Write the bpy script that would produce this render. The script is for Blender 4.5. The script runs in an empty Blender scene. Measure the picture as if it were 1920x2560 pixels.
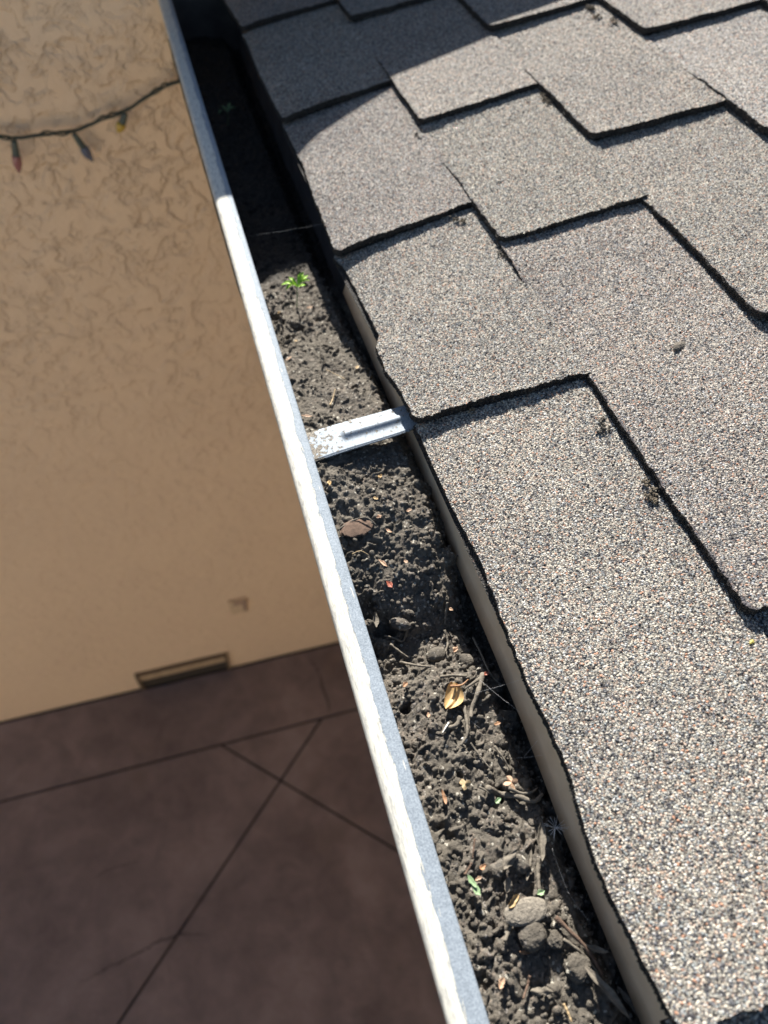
import bpy, math, random
import numpy as np
from mathutils import Vector, Matrix
random.seed(7); RNG = np.random.RandomState(11)
R = math.radians
S = bpy.context.scene
COL = S.collection
# ------------------------------------------------------------ camera
H = 0.43
CR = ((0.95678972, 0.18988057, -0.22022444), (-0.28365117, 0.77614778, -0.56314885), (0.06399569, 0.60128195, 0.79647006))
cam = bpy.data.cameras.new("camera"); co = bpy.data.objects.new("camera", cam); COL.objects.link(co)
co.matrix_world = Matrix.Translation((0, 0, H)) @ Matrix(CR).to_4x4()
cam.sensor_fit = 'VERTICAL'; cam.sensor_height = 36; cam.lens = 25.0
cam.clip_start = 0.01; cam.clip_end = 500
cam.dof.use_dof = True; cam.dof.focus_distance = 0.50; cam.dof.aperture_fstop = 5.6
S.camera = co
# ------------------------------------------------------------ light
SUN = Vector((0.13, 1.0, 0.65)).normalized()
w = bpy.data.worlds.new("World"); S.world = w; w.use_nodes = True
nt = w.node_tree; bg = nt.nodes['Background']; sky = nt.nodes.new('ShaderNodeTexSky')
sky.sky_type = 'NISHITA'; sky.sun_disc = False
sky.sun_elevation = math.asin(SUN.z); sky.sun_rotation = math.atan2(SUN.x, SUN.y)
sky.air_density = 1.0; sky.dust_density = 1.0
nt.links.new(sky.outputs[0], bg.inputs[0]); bg.inputs[1].default_value = 0.05
sl = bpy.data.lights.new("sun", 'SUN'); so = bpy.data.objects.new("sun", sl); COL.objects.link(so)
sl.energy = 4.7; sl.angle = R(0.5); sl.color = (1.0, 0.94, 0.86)
so.rotation_euler = SUN.to_track_quat('Z', 'Y').to_euler()
S.view_settings.view_transform = 'Standard'; S.view_settings.look = 'None'
S.view_settings.exposure = 1.36; S.view_settings.gamma = 1
S.cycles.max_bounces = 6
try: S.cycles.use_denoising = True
except Exception: pass

def P(px, py, z):                       # point of the photograph (1920 x 2560) at height z
    v = Matrix(CR) @ Vector(((px/1.1573-829.5), -(py/1.1573-1106.0), -1536.4))
    t = (z-H)/v.z
    return Vector((0, 0, H))+v*t
MS_, X0_, Z0_ = .22936, .15786, .0172
def RP(px_, py_, dz=0.):
    v = Matrix(CR) @ Vector(((px_/1.1573-829.5), -(py_/1.1573-1106.0), -1536.4)); v.normalize()
    n = Vector((-MS_, 0, 1)); o = Vector((0, 0, H)); d = (-MS_*X0_+Z0_+dz-n.dot(o))/n.dot(v)
    return o+v*d
# ------------------------------------------------------------ material helpers
class N:
    def __init__(s, name):
        s.m = bpy.data.materials.new(name); s.m.use_nodes = True; s.t = s.m.node_tree
        s.b = s.t.nodes['Principled BSDF']; s.o = s.t.nodes['Material Output']
        s.tc = s.t.nodes.new('ShaderNodeNewGeometry').outputs['Position']
    def n(s, typ, ins=None, **kw):
        x = s.t.nodes.new('ShaderNode'+typ)
        for k, v in kw.items(): setattr(x, k, v)
        for k, v in (ins or {}).items():
            if hasattr(v, 'is_output'): s.t.links.new(v, x.inputs[k])
            else: x.inputs[k].default_value = v
        return x
    def noise(s, sc, det=3, dist=0, vec=None, rough=.55):
        return s.n('TexNoise', {'Vector': vec or s.tc, 'Scale': sc, 'Detail': det, 'Distortion': dist, 'Roughness': rough}).outputs['Fac']
    def math(s, op, a, b=0., clamp=False):
        return s.n('Math', {0: a, 1: b}, operation=op, use_clamp=clamp).outputs[0]
    def ramp(s, f, st, interp='LINEAR'):
        r = s.n('ValToRGB', {'Fac': f}); cr = r.color_ramp; cr.interpolation = interp
        while len(cr.elements) < len(st): cr.elements.new(.5)
        for e_, (p, c) in zip(cr.elements, st):
            e_.position = p; e_.color = (*c, 1) if len(c) == 3 else c
        return r.outputs[0]
    def mix(s, f, a, b, mode='MIX'):
        x = s.n('Mix', data_type='RGBA', blend_type=mode)
        for k, v in ((0, f), (6, a), (7, b)):
            if hasattr(v, 'is_output'): s.t.links.new(v, x.inputs[k])
            else: x.inputs[k].default_value = v if k == 0 else (*v, 1)
        return x.outputs[2]
    def set(s, **kw):
        for k, v in kw.items():
            k = k.replace('_', ' ')
            if hasattr(v, 'is_output'): s.t.links.new(v, s.b.inputs[k])
            elif isinstance(v, tuple): s.b.inputs[k].default_value = (*v, 1)
            else: s.b.inputs[k].default_value = v
        return s
    def bump(s, h, dist, strength=1.0):
        b = s.n('Bump', {'Height': h, 'Distance': dist, 'Strength': strength})
        s.t.links.new(b.outputs[0], s.b.inputs['Normal']); return s
def simple(name, c, rough=.7, var=.25, sc=120, metal=0, spec=.5, bump=.0003, bsc=None):
    k = N(name); f = k.noise(sc, 4)
    k.set(Base_Color=k.ramp(f, [(.3, tuple(v*(1-var) for v in c)), (.7, tuple(min(1, v*(1+var)) for v in c))]), Roughness=rough, Metallic=metal)
    k.b.inputs['Specular IOR Level'].default_value = spec
    if bump: k.bump(k.noise(bsc or sc*5, 5, rough=.65), bump)
    return k.m
# shingle granules
def granule(name, dark=False):
    k = N(name)
    wv = k.n('VectorMath', {0: k.tc, 1: k.n('VectorMath', {0: k.n('TexNoise', {'Vector': k.tc, 'Scale': 400., 'Detail': 2.}).outputs['Color'], 1: (.0012, .0012, .0012)}, operation='MULTIPLY').outputs[0]}, operation='ADD').outputs[0]
    v1 = k.n('TexVoronoi', {'Vector': wv, 'Scale': 740., 'Randomness': 1.0})
    v2 = k.n('TexVoronoi', {'Vector': wv, 'Scale': 1450., 'Randomness': 1.0})
    r1 = k.n('SeparateColor', {0: v1.outputs['Color']}).outputs[0]
    r2 = k.n('SeparateColor', {0: v1.outputs['Color']}).outputs[1]
    r3 = k.n('SeparateColor', {0: v2.outputs['Color']}).outputs[0]
    pal = [(0, (.05, .052, .06)), (.13, (.14, .15, .165)), (.24, (.28, .275, .24)), (.36, (.46, .37, .30)), (.48, (.385, .385, .35)),
           (.60, (.56, .53, .45)), (.72, (.28, .315, .32)), (.80, (.63, .61, .53)), (.90, (.47, .27, .18)), (.935, (.55, .57, .57))]
    c1 = k.ramp(r1, pal, 'CONSTANT'); c2 = k.ramp(r3, pal, 'CONSTANT')
    small = k.math('GREATER_THAN', r2, .62)
    c = k.mix(small, c1, c2)
    gap = k.math('MULTIPLY', k.math('SUBTRACT', v1.outputs['Distance'], .50), 5., True)
    c = k.mix(k.math('MULTIPLY', gap, .75), c, (.05, .045, .045))
    big = k.noise(9, 4)
    c = k.mix(.8, c, k.ramp(big, [(.3, (.74, .72, .72)), (.5, (.88, .85, .83)), (.7, (.95, .91, .88))]), 'MULTIPLY')
    st = k.noise(38, 5, 1.2)
    c = k.mix(k.ramp(st, [(.66, (0, 0, 0)), (.76, (.6, .6, .6))]), c, (.10, .10, .11))
    at = k.n('Attribute', attribute_name='wear').outputs['Fac']; wn = k.noise(110, 5, .5, rough=.7)
    bald = k.ramp(k.math('ADD', at, wn), [(.86, (0, 0, 0)), (.96, (1, 1, 1))])
    c = k.mix(k.math('MULTIPLY', bald, .85), c, (.075, .072, .08))
    c = k.mix(1., c, k.n('Attribute', attribute_name='tone').outputs['Color'], 'MULTIPLY')
    if dark: c = k.mix(.90, c, (.012, .012, .013))
    k.set(Base_Color=c, Roughness=.8); k.b.inputs['Specular IOR Level'].default_value = .35
    h1 = k.math('SUBTRACT', 1., k.math('POWER', k.math('MULTIPLY', v1.outputs['Distance'], 1.35), 2.))
    h2 = k.math('SUBTRACT', .75, k.math('POWER', k.math('MULTIPLY', v2.outputs['Distance'], 1.3), 2.))
    h = k.n('Mix', {0: small, 2: k.math('MULTIPLY', h1, k.math('ADD', .45, r2)), 3: k.math('MULTIPLY', h2, .7)}).outputs[0]
    d = k.n('Displacement', {'Height': h, 'Midlevel': .3, 'Scale': .00115 if not dark else .0011})
    k.t.links.new(d.outputs[0], k.o.inputs['Displacement'])
    k.m.displacement_method = 'BOTH'
    return k.m
M_GR = granule('shingle_granules'); M_ED = granule('asphalt_edge', True)
# stucco
k = N('stucco')
a_ = k.noise(20, 5, .35, rough=.6); b_ = k.noise(38, 4, .4)
pl = k.ramp(a_, [(.44, (0, 0, 0)), (.53, (1, 1, 1))]); pl2 = k.ramp(b_, [(.585, (0, 0, 0)), (.63, (1, 1, 1))])
msk = k.ramp(k.noise(6, 2), [(.4, (.5, .5, .5)), (.6, (1, 1, 1))])
hh = k.math('ADD', k.math('ADD', pl, k.math('MULTIPLY', pl2, .6)), k.math('MULTIPLY', k.noise(60, 4), .5))
k.set(Base_Color=k.mix(.5, k.ramp(k.noise(2.5, 4), [(.3, (.68, .51, .345)), (.7, (.75, .57, .385))]), k.ramp(k.noise(45, 4), [(.3, (.68, .51, .345)), (.7, (.75, .575, .39))])), Roughness=.85)
zf = k.n('MapRange', {'Value': k.n('SeparateXYZ', {0: k.tc}).outputs[2], 1: -1.3, 2: -.1, 3: .3, 4: 1.}).outputs[0]
k.bump(k.math('MULTIPLY', k.math('MULTIPLY', hh, zf), msk), .0062, .9); M_ST = k.m
# stained concrete
k = N('stained_concrete')
c = k.mix(.55, k.ramp(k.noise(3.2, 6, .4), [(.3, (.13, .092, .085)), (.5, (.24, .178, .16)), (.68, (.42, .32, .285))]), k.ramp(k.noise(14, 6, .6), [(.3, (.13, .098, .092)), (.7, (.25, .195, .18))]))
c = k.mix(k.ramp(k.noise(5.5, 3), [(.62, (0, 0, 0)), (.75, (.35, .35, .35))]), c, (.19, .135, .105))
k.set(Base_Color=c, Roughness=.62); k.bump(k.noise(60, 5), .002, .6); M_CO = k.m
M_GAP = simple('joint_dirt', (.022, .018, .016), .95, sc=60)
M_GND = simple('ground_concrete', (.19, .16, .13), .9, .2, 3, bump=0)
# galvanised steel
def galv(name, paint):
    k = N(name)
    v = k.n('TexVoronoi', {'Vector': k.tc, 'Scale': 420.})
    sp = k.n('SeparateColor', {0: v.outputs['Color']}).outputs[0]
    g = k.mix(.5, k.ramp(sp, [(0, (.18, .215, .25)), (1, (.27, .315, .36))]), k.ramp(k.noise(900, 3), [(.35, (.15, .18, .215)), (.7, (.42, .475, .52))]))
    rough = .48
    if paint:
        sx = k.n('SeparateXYZ', {0: k.tc})
        mp = k.n('Mapping', {'Vector': k.tc, 'Scale': (1, .12, 1)}).outputs[0]
        e1 = k.math('MULTIPLY', k.math('SUBTRACT', k.noise(330, 7, .6, rough=.8, vec=mp), .5), .0105)
        e2 = k.math('MULTIPLY', k.math('SUBTRACT', k.noise(14, 3), .5), .005)
        edge = k.math('ADD', k.math('ADD', e1, e2), sx.outputs[0])
        # boundary creeps outwards towards the near end
        bd = k.math('ADD', .0690, k.math('MULTIPLY', k.math('MINIMUM', sx.outputs[1], .5), .010))
        mk = k.math('LESS_THAN', edge, bd)
        scr = k.noise(170, 7, .5, rough=.8, vec=k.n('Mapping', {'Vector': k.tc, 'Scale': (3.5, .55, 1)}).outputs[0])
        scr2 = k.noise(420, 4, .5, vec=k.n('Mapping', {'Vector': k.tc, 'Scale': (3, .3, 1)}).outputs[0])
        pc = k.mix(k.ramp(scr, [(.47, (0, 0, 0)), (.57, (.85, .85, .85))]), k.ramp(scr2, [(.35, (.70, .69, .61)), (.6, (.58, .57, .50))]), k.ramp(scr2, [(.4, (.54, .53, .48)), (.6, (.32, .32, .30))]))
        specks = k.math('GREATER_THAN', k.noise(330, 3, .4, vec=mp), .685)
        c = k.mix(k.math('MAXIMUM', mk, k.math('MULTIPLY', specks, .8)), g, pc)
        k.set(Base_Color=c, Roughness=.7, Metallic=k.math('MULTIPLY', k.math('SUBTRACT', 1., mk), .1)); k.b.inputs['Specular IOR Level'].default_value = .2
        k.bump(k.math('ADD', k.math('MULTIPLY', mk, 1.), k.math('MULTIPLY', scr, .5)), .00025, 1.0)
    else:
        grit = k.noise(260, 5, .3)
        x = k.n('SeparateXYZ', {0: k.tc}).outputs[0]
        near = k.math('MULTIPLY', k.math('SUBTRACT', .108, x), 30., True)
        dm = k.math('GREATER_THAN', k.math('ADD', grit, k.math('MULTIPLY', near, .24)), .63)
        c = k.mix(dm, g, k.ramp(k.noise(900, 3), [(.4, (.05, .042, .033)), (.62, (.26, .23, .18))]))
        k.set(Base_Color=c, Roughness=.6, Metallic=k.math('MULTIPLY', k.math('SUBTRACT', 1., dm), .2)); k.b.inputs['Specular IOR Level'].default_value = .3
        k.bump(k.math('ADD', k.math('MULTIPLY', dm, 1.5), k.math('MULTIPLY', grit, .1)), .0006, 1.0)
    return k.m
M_LIP = galv('painted_galvanised_steel', True); M_HG = galv('galvanised_steel', False)
M_GUT = simple('gutter_inside', (.05, .042, .038), .8, .4, 30)
M_GOUT = simple('gutter_paint', (.60, .56, .46), .6, .1, 30)
k = N('beige_drip_edge')
z = k.n('SeparateXYZ', {0: k.tc}).outputs[2]
rz = k.math('ADD', k.math('SUBTRACT', z, k.math('MULTIPLY', k.n('MapRange', {'Value': k.n('SeparateXYZ', {0: k.tc}).outputs[1], 1: .06, 2: .13}).outputs[0], .010)), k.math('MULTIPLY', k.math('SUBTRACT', k.noise(22, 5, vec=k.n('Mapping', {'Vector': k.tc, 'Scale': (1, 1, .3)}).outputs[0]), .5), .022))
rust = k.ramp(k.math('MULTIPLY', k.math('ADD', rz, .053), 32.), [(.15, (1, 1, 1)), (.8, (0, 0, 0))])
k.set(Base_Color=k.mix(rust, k.ramp(k.noise(60, 5), [(.3, (.74, .53, .33)), (.7, (.84, .63, .42))]), k.ramp(k.noise(160, 4), [(.35, (.045, .022, .012)), (.7, (.22, .10, .045))])), Roughness=.6)
k.bump(k.noise(300, 4), .0003, .6); M_DRIP = k.m
# soil
k = N('dry_soil')
f = k.noise(120, 6, rough=.7)
c = k.ramp(f, [(.3, (.092, .082, .068)), (.55, (.15, .135, .112)), (.75, (.21, .19, .16))])
v = k.n('TexVoronoi', {'Vector': k.tc, 'Scale': 620.}); vc = k.n('SeparateColor', {0: v.outputs['Color']})
grit = k.ramp(k.math('ADD', k.noise(17, 3), k.math('MULTIPLY', k.math('SUBTRACT', vc.outputs[1], .5), .35)), [(.56, (0, 0, 0)), (.62, (1, 1, 1))])
gc = k.ramp(vc.outputs[0], [(0, (.05, .05, .05)), (.35, (.16, .14, .12)), (.7, (.27, .22, .18)), (.9, (.36, .33, .30))], 'CONSTANT')
c = k.mix(k.math('MULTIPLY', grit, .55), c, gc)
spk = k.math('GREATER_THAN', vc.outputs[2], .978)
c = k.mix(spk, c, (.42, .40, .34))
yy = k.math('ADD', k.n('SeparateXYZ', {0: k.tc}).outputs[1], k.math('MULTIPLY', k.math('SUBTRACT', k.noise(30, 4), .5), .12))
damp_shade = k.ramp(k.math('MULTIPLY', k.math('SUBTRACT', yy, .63), 8.), [(.2, (0, 0, 0)), (.8, (1, 1, 1))])  # far gutter's shade painted into the soil colour, with a damp gloss
c = k.mix(damp_shade, c, k.mix(1., c, (.17, .17, .18), 'MULTIPLY'))
k.set(Base_Color=c, Roughness=k.n('MapRange', {'Value': damp_shade, 3: .95, 4: .55}).outputs[0]); k.b.inputs['Specular IOR Level'].default_value = .2
k.bump(k.math('ADD', k.noise(380, 6, rough=.75), k.math('MULTIPLY', k.noise(1200, 3), .5)), .0016, 1.0); M_SOIL = k.m
M_TWIG = simple('soil_coated_twig', (.165, .145, .115), .9, .35, 260, bump=.0009, bsc=420)
M_STONE = simple('pale_gritty_stone', (.24, .215, .175), .95, .35, 500, bump=.0012, bsc=600)
M_CLOD = simple('dark_clod', (.14, .122, .098), .95, .4, 420, bump=.0022, bsc=350)
M_TAN = simple('tan_leaf', (.50, .34, .155), .55, .22, 180)
M_ORG = simple('orange_leaf', (.34, .185, .095), .6, .3, 200)
M_PEACH = simple('peach_leaf', (.45, .295, .19), .6, .2, 200)
M_RED = simple('red_brown_leaf', (.25, .065, .035), .5, .3, 200)
M_BARK = simple('bark', (.13, .085, .06), .9, .4, 300, bump=.0008)
M_STRAW = simple('straw', (.42, .31, .17), .6, .2, 200)
M_ROOT = simple('white_root', (.62, .60, .55), .5, .1, 200)
M_GREEN = simple('bright_green_leaf', (.30, .55, .03), .45, .2, 300)
k = bpy.data.materials['bright_green_leaf'].node_tree.nodes['Principled BSDF']
k.inputs['Subsurface Weight'].default_value = 0.3; k.inputs['Subsurface Radius'].default_value = (.002, .004, .001)
M_PALEG = simple('pale_green_leaf', (.26, .38, .20), .45, .15, 300)
M_WIRE = simple('green_wire', (.020, .030, .020), .45, .2, 200, bump=0)
M_SOCK = simple('green_socket', (.055, .075, .065), .5, .2, 200, bump=0)
M_MOSS = simple('debris', (.17, .14, .10), .95, .45, 500, bump=.0012)
def bulbmat(n_, c_):
    k = N(n_); k.set(Base_Color=c_, Roughness=.25); k.b.inputs['Transmission Weight'].default_value = .25
    return k.m
M_BR = bulbmat('red_bulb', (.30, .11, .11)); M_BB = bulbmat('blue_bulb', (.08, .105, .17)); M_BY = bulbmat('yellow_bulb', (.50, .34, .03))
k = N('silk'); k.set(Base_Color=(.8, .8, .8), Roughness=.3); M_SILK = k.m
# ------------------------------------------------------------ object helpers
def empty(name, loc, label, cat, group=None):
    o = bpy.data.objects.new(name, None); COL.objects.link(o); o.location = loc; o.empty_display_size = .02
    o['label'] = label; o['category'] = cat
    if group: o['group'] = group
    return o
def tag(o, label, cat, group=None):
    o['label'] = label; o['category'] = cat
    group = group or GROUPS.get(o.name.split('.')[0])
    if group: o['group'] = group
    return o
GROUPS = {'twig': 'twigs and rootlets lying in the gutter soil', 'root': 'white root tips in the soil', 'straw': 'straw bits in the soil', 'dry_leaf': 'dry leaf scraps in the gutter', 'rolled_leaf': 'grey soil coated leaves in the gutter', 'dried_flower_scrap': 'dried flower scraps', 'soil_clod': 'loose soil clods in the gutter', 'seed_leaf': 'tiny green sprouts in the gutter', 'cobweb': 'cobweb threads', 'debris_clump': 'debris caught on the shingles', 'dark_chip': 'bark chips on the shingles', 'petal_scrap': 'petal scraps on the shingles'}
def wloc(p):
    v = Vector(p.location)
    while p.parent: p = p.parent; v += Vector(p.location)
    return v
def mesh(name, V, F, mat, parent=None, smooth=True, loc=None, mi=None):
    """V world coordinates; F list of tuples or (n,4) array"""
    V = np.asarray(V, dtype=np.float64)
    base = wloc(parent) if parent else (Vector(loc) if loc is not None else Vector((0, 0, 0)))
    V = V-np.array(base)
    me = bpy.data.meshes.new(name)
    if isinstance(F, np.ndarray):
        n = len(F); q = F.shape[1]
        me.vertices.add(len(V)); me.vertices.foreach_set('co', V.astype(np.float32).ravel())
        me.loops.add(n*q); me.loops.foreach_set('vertex_index', F.astype(np.int32).ravel())
        me.polygons.add(n); me.polygons.foreach_set('loop_start', np.arange(0, n*q, q, dtype=np.int32))
        me.update(calc_edges=True)
    else:
        me.from_pydata([tuple(v) for v in V], [], F)
    for m_ in (mat if isinstance(mat, (list, tuple)) else [mat]): me.materials.append(m_)
    me.polygons.foreach_set('use_smooth', np.full(len(me.polygons), smooth))
    if mi is not None: me.polygons.foreach_set('material_index', np.asarray(mi, dtype=np.int32))
    me.update(); me.validate()
    o = bpy.data.objects.new(name, me); COL.objects.link(o)
    if parent: o.parent = parent
    else: o.location = base
    return o
def grid_faces(nx, ny, off=0):
    i, j = np.meshgrid(np.arange(nx-1), np.arange(ny-1), indexing='ij')
    a = (i*ny+j).ravel()+off
    return np.stack([a, a+ny, a+ny+1, a+1], 1)
def box(name, lo, hi, mat, parent=None, loc=None):
    x0, y0, z0 = lo; x1, y1, z1 = hi
    V = [(x0, y0, z0), (x1, y0, z0), (x1, y1, z0), (x0, y1, z0), (x0, y0, z1), (x1, y0, z1), (x1, y1, z1), (x0, y1, z1)]
    return mesh(name, V, [(0, 3, 2, 1), (4, 5, 6, 7), (0, 1, 5, 4), (1, 2, 6, 5), (2, 3, 7, 6), (3, 0, 4, 7)], mat, parent, False, loc)
def smooth_path(pts, n=24):
    pts = [Vector(p) for p in pts]
    if len(pts) == 2: return [pts[0].lerp(pts[1], i/n) for i in range(n+1)]
    out = []
    ext = [pts[0]*2-pts[1]]+pts+[pts[-1]*2-pts[-2]]
    per = max(2, n//(len(pts)-1))
    for i in range(1, len(ext)-2):
        p0, p1, p2, p3 = ext[i-1:i+3]
        for j in range(per):
            t = j/per
            out.append(.5*((2*p1)+(p2-p0)*t+(2*p0-5*p1+4*p2-p3)*t*t+(3*p1-p0-3*p2+p3)*t**3))
    out.append(pts[-1]); return out
def tube_geo(path, radf, seg=8, jit=0):
    V = []; F = []
    n = len(path); up = Vector((0, 0, 1))
    for i, p in enumerate(path):
        t = (path[min(i+1, n-1)]-path[max(i-1, 0)])
        t = t.normalized() if t.length > 0 else Vector((0, 1, 0))
        a = t.cross(up if abs(t.z) < .9 else Vector((1, 0, 0))).normalized(); b = a.cross(t)
        r = radf(i/(n-1))
        for s in range(seg):
            q = 2*math.pi*s/seg; rr_ = r*(1+jit*random.uniform(-1, 1))
            V.append(p+a*math.cos(q)*rr_+b*math.sin(q)*rr_)
    for i in range(n-1):
        for s in range(seg):
            F.append((i*seg+s, i*seg+(s+1) % seg, (i+1)*seg+(s+1) % seg, (i+1)*seg+s))
    F.append(tuple(range(seg))[::-1]); F.append(tuple((n-1)*seg+s for s in range(seg)))
    return V, F
def join(gs):
    V = []; F = []
    for v, f in gs:
        o = len(V); V += list(v); F += [tuple(i+o for i in q) for q in f]
    return V, F
def tube(name, pts, r0, r1=None, mat=None, parent=None, seg=8, jit=.08, n=24, loc=None):
    r1 = r0 if r1 is None else r1
    path = smooth_path(pts, n)
    V, F = tube_geo(path, lambda t: (r0+(r1-r0)*t)*(1+jit*math.sin(t*19)), seg, jit)
    return mesh(name, V, F, mat, parent, True, loc if parent is None and loc is not None else (pts[0] if parent is None else None))
# numpy value noise
def vn(X, Y, sc, seed, oct=1):
    out = np.zeros_like(X); amp = 1; tot = 0
    for o in range(oct):
        rs = np.random.RandomState(seed+o*17); T = rs.rand(256, 256)
        x = X*sc*(2**o)+37.7; y = Y*sc*(2**o)+91.3
        xi = np.floor(x).astype(int); yi = np.floor(y).astype(int); fx = x-xi; fy = y-yi
        fx = fx*fx*(3-2*fx); fy = fy*fy*(3-2*fy)
        g = lambda a, b: T[a % 256, b % 256]
        out += amp*((g(xi, yi)*(1-fx)+g(xi+1, yi)*fx)*(1-fy)+(g(xi, yi+1)*(1-fx)+g(xi+1, yi+1)*fx)*fy)
        tot += amp; amp *= .5
    return out/tot
# ------------------------------------------------------------ setting: ground, patio
X0, EX, MS, Z0 = .15786, .14194, .22936, .0172
ZG = -2.45; YW = 1.395
g = mesh('ground', [(-40, -40, ZG-.02), (40, -40, ZG-.02), (40, 40, ZG-.02), (-40, 40, ZG-.02)], [(0, 1, 2, 3)], M_GND, smooth=False); g['kind'] = 'structure'
g = mesh('patio_joints', [(-7, -3.2, ZG-.008), (7, -3.2, ZG-.008), (7, YW, ZG-.008), (-7, YW, ZG-.008)], [(0, 1, 2, 3)], M_GAP, smooth=False); g['kind'] = 'structure'
def slabs():
    V = []; F = []; hg = .0045; zt = ZG; zb = ZG-.0078
    def clip(poly, n, d):               # keep n.p <= d
        out = []
        for i in range(len(poly)):
            a, b = poly[i], poly[(i+1) % len(poly)]
            da = n[0]*a[0]+n[1]*a[1]-d; db = n[0]*b[0]+n[1]*b[1]-d
            if da <= 0: out.append(a)
            if da*db < 0:
                t = da/(da-db); out.append((a[0]+(b[0]-a[0])*t, a[1]+(b[1]-a[1])*t))
        return out
    q = math.sqrt(.5); base = [(-7, -3.2), (7, -3.2), (7, 1.07-hg), (-7, 1.07-hg)]
    A = ((q, q), .895*q); B = ((-q*.97, q*1.03), None)
    bx_, by_ = .24, 1.07; n2 = Vector((-(1.057-.254), (.227+.63))).normalized(); B = ((n2.x, n2.y), n2.x*.227+n2.y*1.057)
    neg = lambda n: (-n[0], -n[1])
    for sa in (0, 1):
        for sb in (0, 1):
            p = base
            p = clip(p, A[0], A[1]-hg) if sa else clip(p, neg(A[0]), -A[1]-hg)
            p = clip(p, B[0], B[1]-hg) if sb else clip(p, neg(B[0]), -B[1]-hg)
            # further parallel joints of the diamond pattern, well outside the frame
            if len(p) < 3: continue
            o = len(V); n = len(p)
            V += [(x, y, zt) for x, y in p]+[(x, y, zb) for x, y in p]
            F.append(tuple(o+i for i in range(n)))
            F += [(o+i, o+n+i, o+n+(i+1) % n, o+(i+1) % n) for i in range(n)]
    p = [(-7, 1.07+hg), (7, 1.07+hg), (7, YW-.014), (-7, YW-.014)]; o = len(V)
    V += [(x, y, zt) for x, y in p]+[(x, y, zb) for x, y in p]
    F.append((o, o+1, o+2, o+3)); F += [(o+i, o+4+i, o+4+(i+1) % 4, o+(i+1) % 4) for i in range(4)]
    return V, F
V, F = slabs()
patio = mesh('patio', V, F, M_CO, smooth=False); patio['kind'] = 'structure'
def crack(pts, wd):
    path = smooth_path([P(x, y, ZG+.0015) for x, y in pts], 60)
    V = []; F = []
    for i, p in enumerate(path):
        t = (path[min(i+1, len(path)-1)]-path[max(i-1, 0)]).normalized(); n = Vector((-t.y, t.x, 0))
        j = n*random.uniform(-.004, .004); ww = wd*random.uniform(.4, 1.2)*(1-abs(2*i/(len(path)-1)-1)**4)
        V += [p+j-n*ww, p+j+n*ww]
        if i: F.append((2*i-2, 2*i-1, 2*i+1, 2*i))
    return mesh('crack', V, F, M_GAP, patio, False)
crack([(190, 2460), (290, 2410), (360, 2375), (400, 2352), (460, 2335), (520, 2340)], .0022)
crack([(775, 1640), (800, 1690), (806, 1720), (820, 1755), (822, 1785)], .003)
crack([(230, 2195), (285, 2170), (350, 2150)], .0013)
# ------------------------------------------------------------ neighbouring wing: stucco wall
bld = empty('stucco_building', (0, YW, ZG), 'tan stucco building wall with rough trowelled texture beyond the gutter', 'building')
# wall as a mesh
V = [(-6, YW, ZG-.02), (6, YW, ZG-.02), (6, YW, .33), (-6, YW, .33), (-6, YW+5, ZG-.02), (6, YW+5, ZG-.02), (6, YW+5, .33), (-6, YW+5, .33)]
mesh('wall', V, [(0, 1, 2, 3), (1, 5, 6, 2), (5, 4, 7, 6), (4, 0, 3, 7)], M_ST, bld, False)
# eave: tilted front edge throws the shadow over roof and gutter
def eave_z(x):
    return float(np.interp(x, [-6.4, -.3, .11, .20, .25, .30, .36, .46, .62, .80, 1.2, 6.4], [.40, .378, .374, .364, .353, .344, .340, .344, .357, .372, .38, .40]))
V = []; ex = [-6.4, -3, -1]+[-.3+i*.03 for i in range(50)]+[2, 4, 6.4]
for x in ex:
    V += [(x, 1.335, eave_z(x)-.14), (x, 1.335, eave_z(x)), (x, 4.2, eave_z(x)+.62), (x, 4.2, eave_z(x)+.5), (x, YW+.1, eave_z(x)-.14)]
n_ = len(ex); F = [tuple((i*5+a_, i*5+5+a_, i*5+5+(a_+1) % 5, i*5+(a_+1) % 5)) for i in range(n_-1) for a_ in range(5)]
F += [(0, 1, 2, 3, 4), tuple((n_-1)*5+i for i in (4, 3, 2, 1, 0))]
mesh('roof', V, F, simple('far_roof', (.2, .18, .17), .9), bld, False)
# foot vent
vt = empty('wall_vent', (-.27, YW, ZG), 'framed low vent cover at the foot of the tan stucco wall', 'vent')
fx0, fx1, fz0, fz1 = -.455, -.085, ZG+.045, ZG+.142
yo = YW-.016
V, F = join([])
def fbox(lo, hi):
    x0, y0, z0 = lo; x1, y1, z1 = hi
    return ([(x0, y0, z0), (x1, y0, z0), (x1, y1, z0), (x0, y1, z0), (x0, y0, z1), (x1, y0, z1), (x1, y1, z1), (x0, y1, z1)], [(0, 3, 2, 1), (4, 5, 6, 7), (0, 1, 5, 4), (1, 2, 6, 5), (2, 3, 7, 6), (3, 0, 4, 7)])
M_VD = simple('vent_shade', (.035, .028, .022), .9); M_VF = simple('vent_frame', (.13, .09, .055), .8, .3, 60)
V, F = join([fbox((fx0, yo, fz1-.010), (fx1, YW-.001, fz1)), fbox((fx0, yo, ZG+.002), (fx0+.012, YW-.001, fz1-.011)), fbox((fx1-.012, yo, ZG+.002), (fx1, YW-.001, fz1-.011))])
mesh('frame', V, F, M_VF, vt, False)
box('panel', (fx0+.0125, YW-.009, ZG+.0785), (fx1-.0125, YW-.001, fz1-.0105), simple('vent_panel', (.42, .31, .19), .8, .2, 40), vt)
box('slot_shade', (fx0+.0125, YW-.006, ZG+.002), (fx1-.0125, YW-.001, ZG+.078), M_VD, vt)  # solid dark box paints the shade of the gap below the panel
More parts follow.
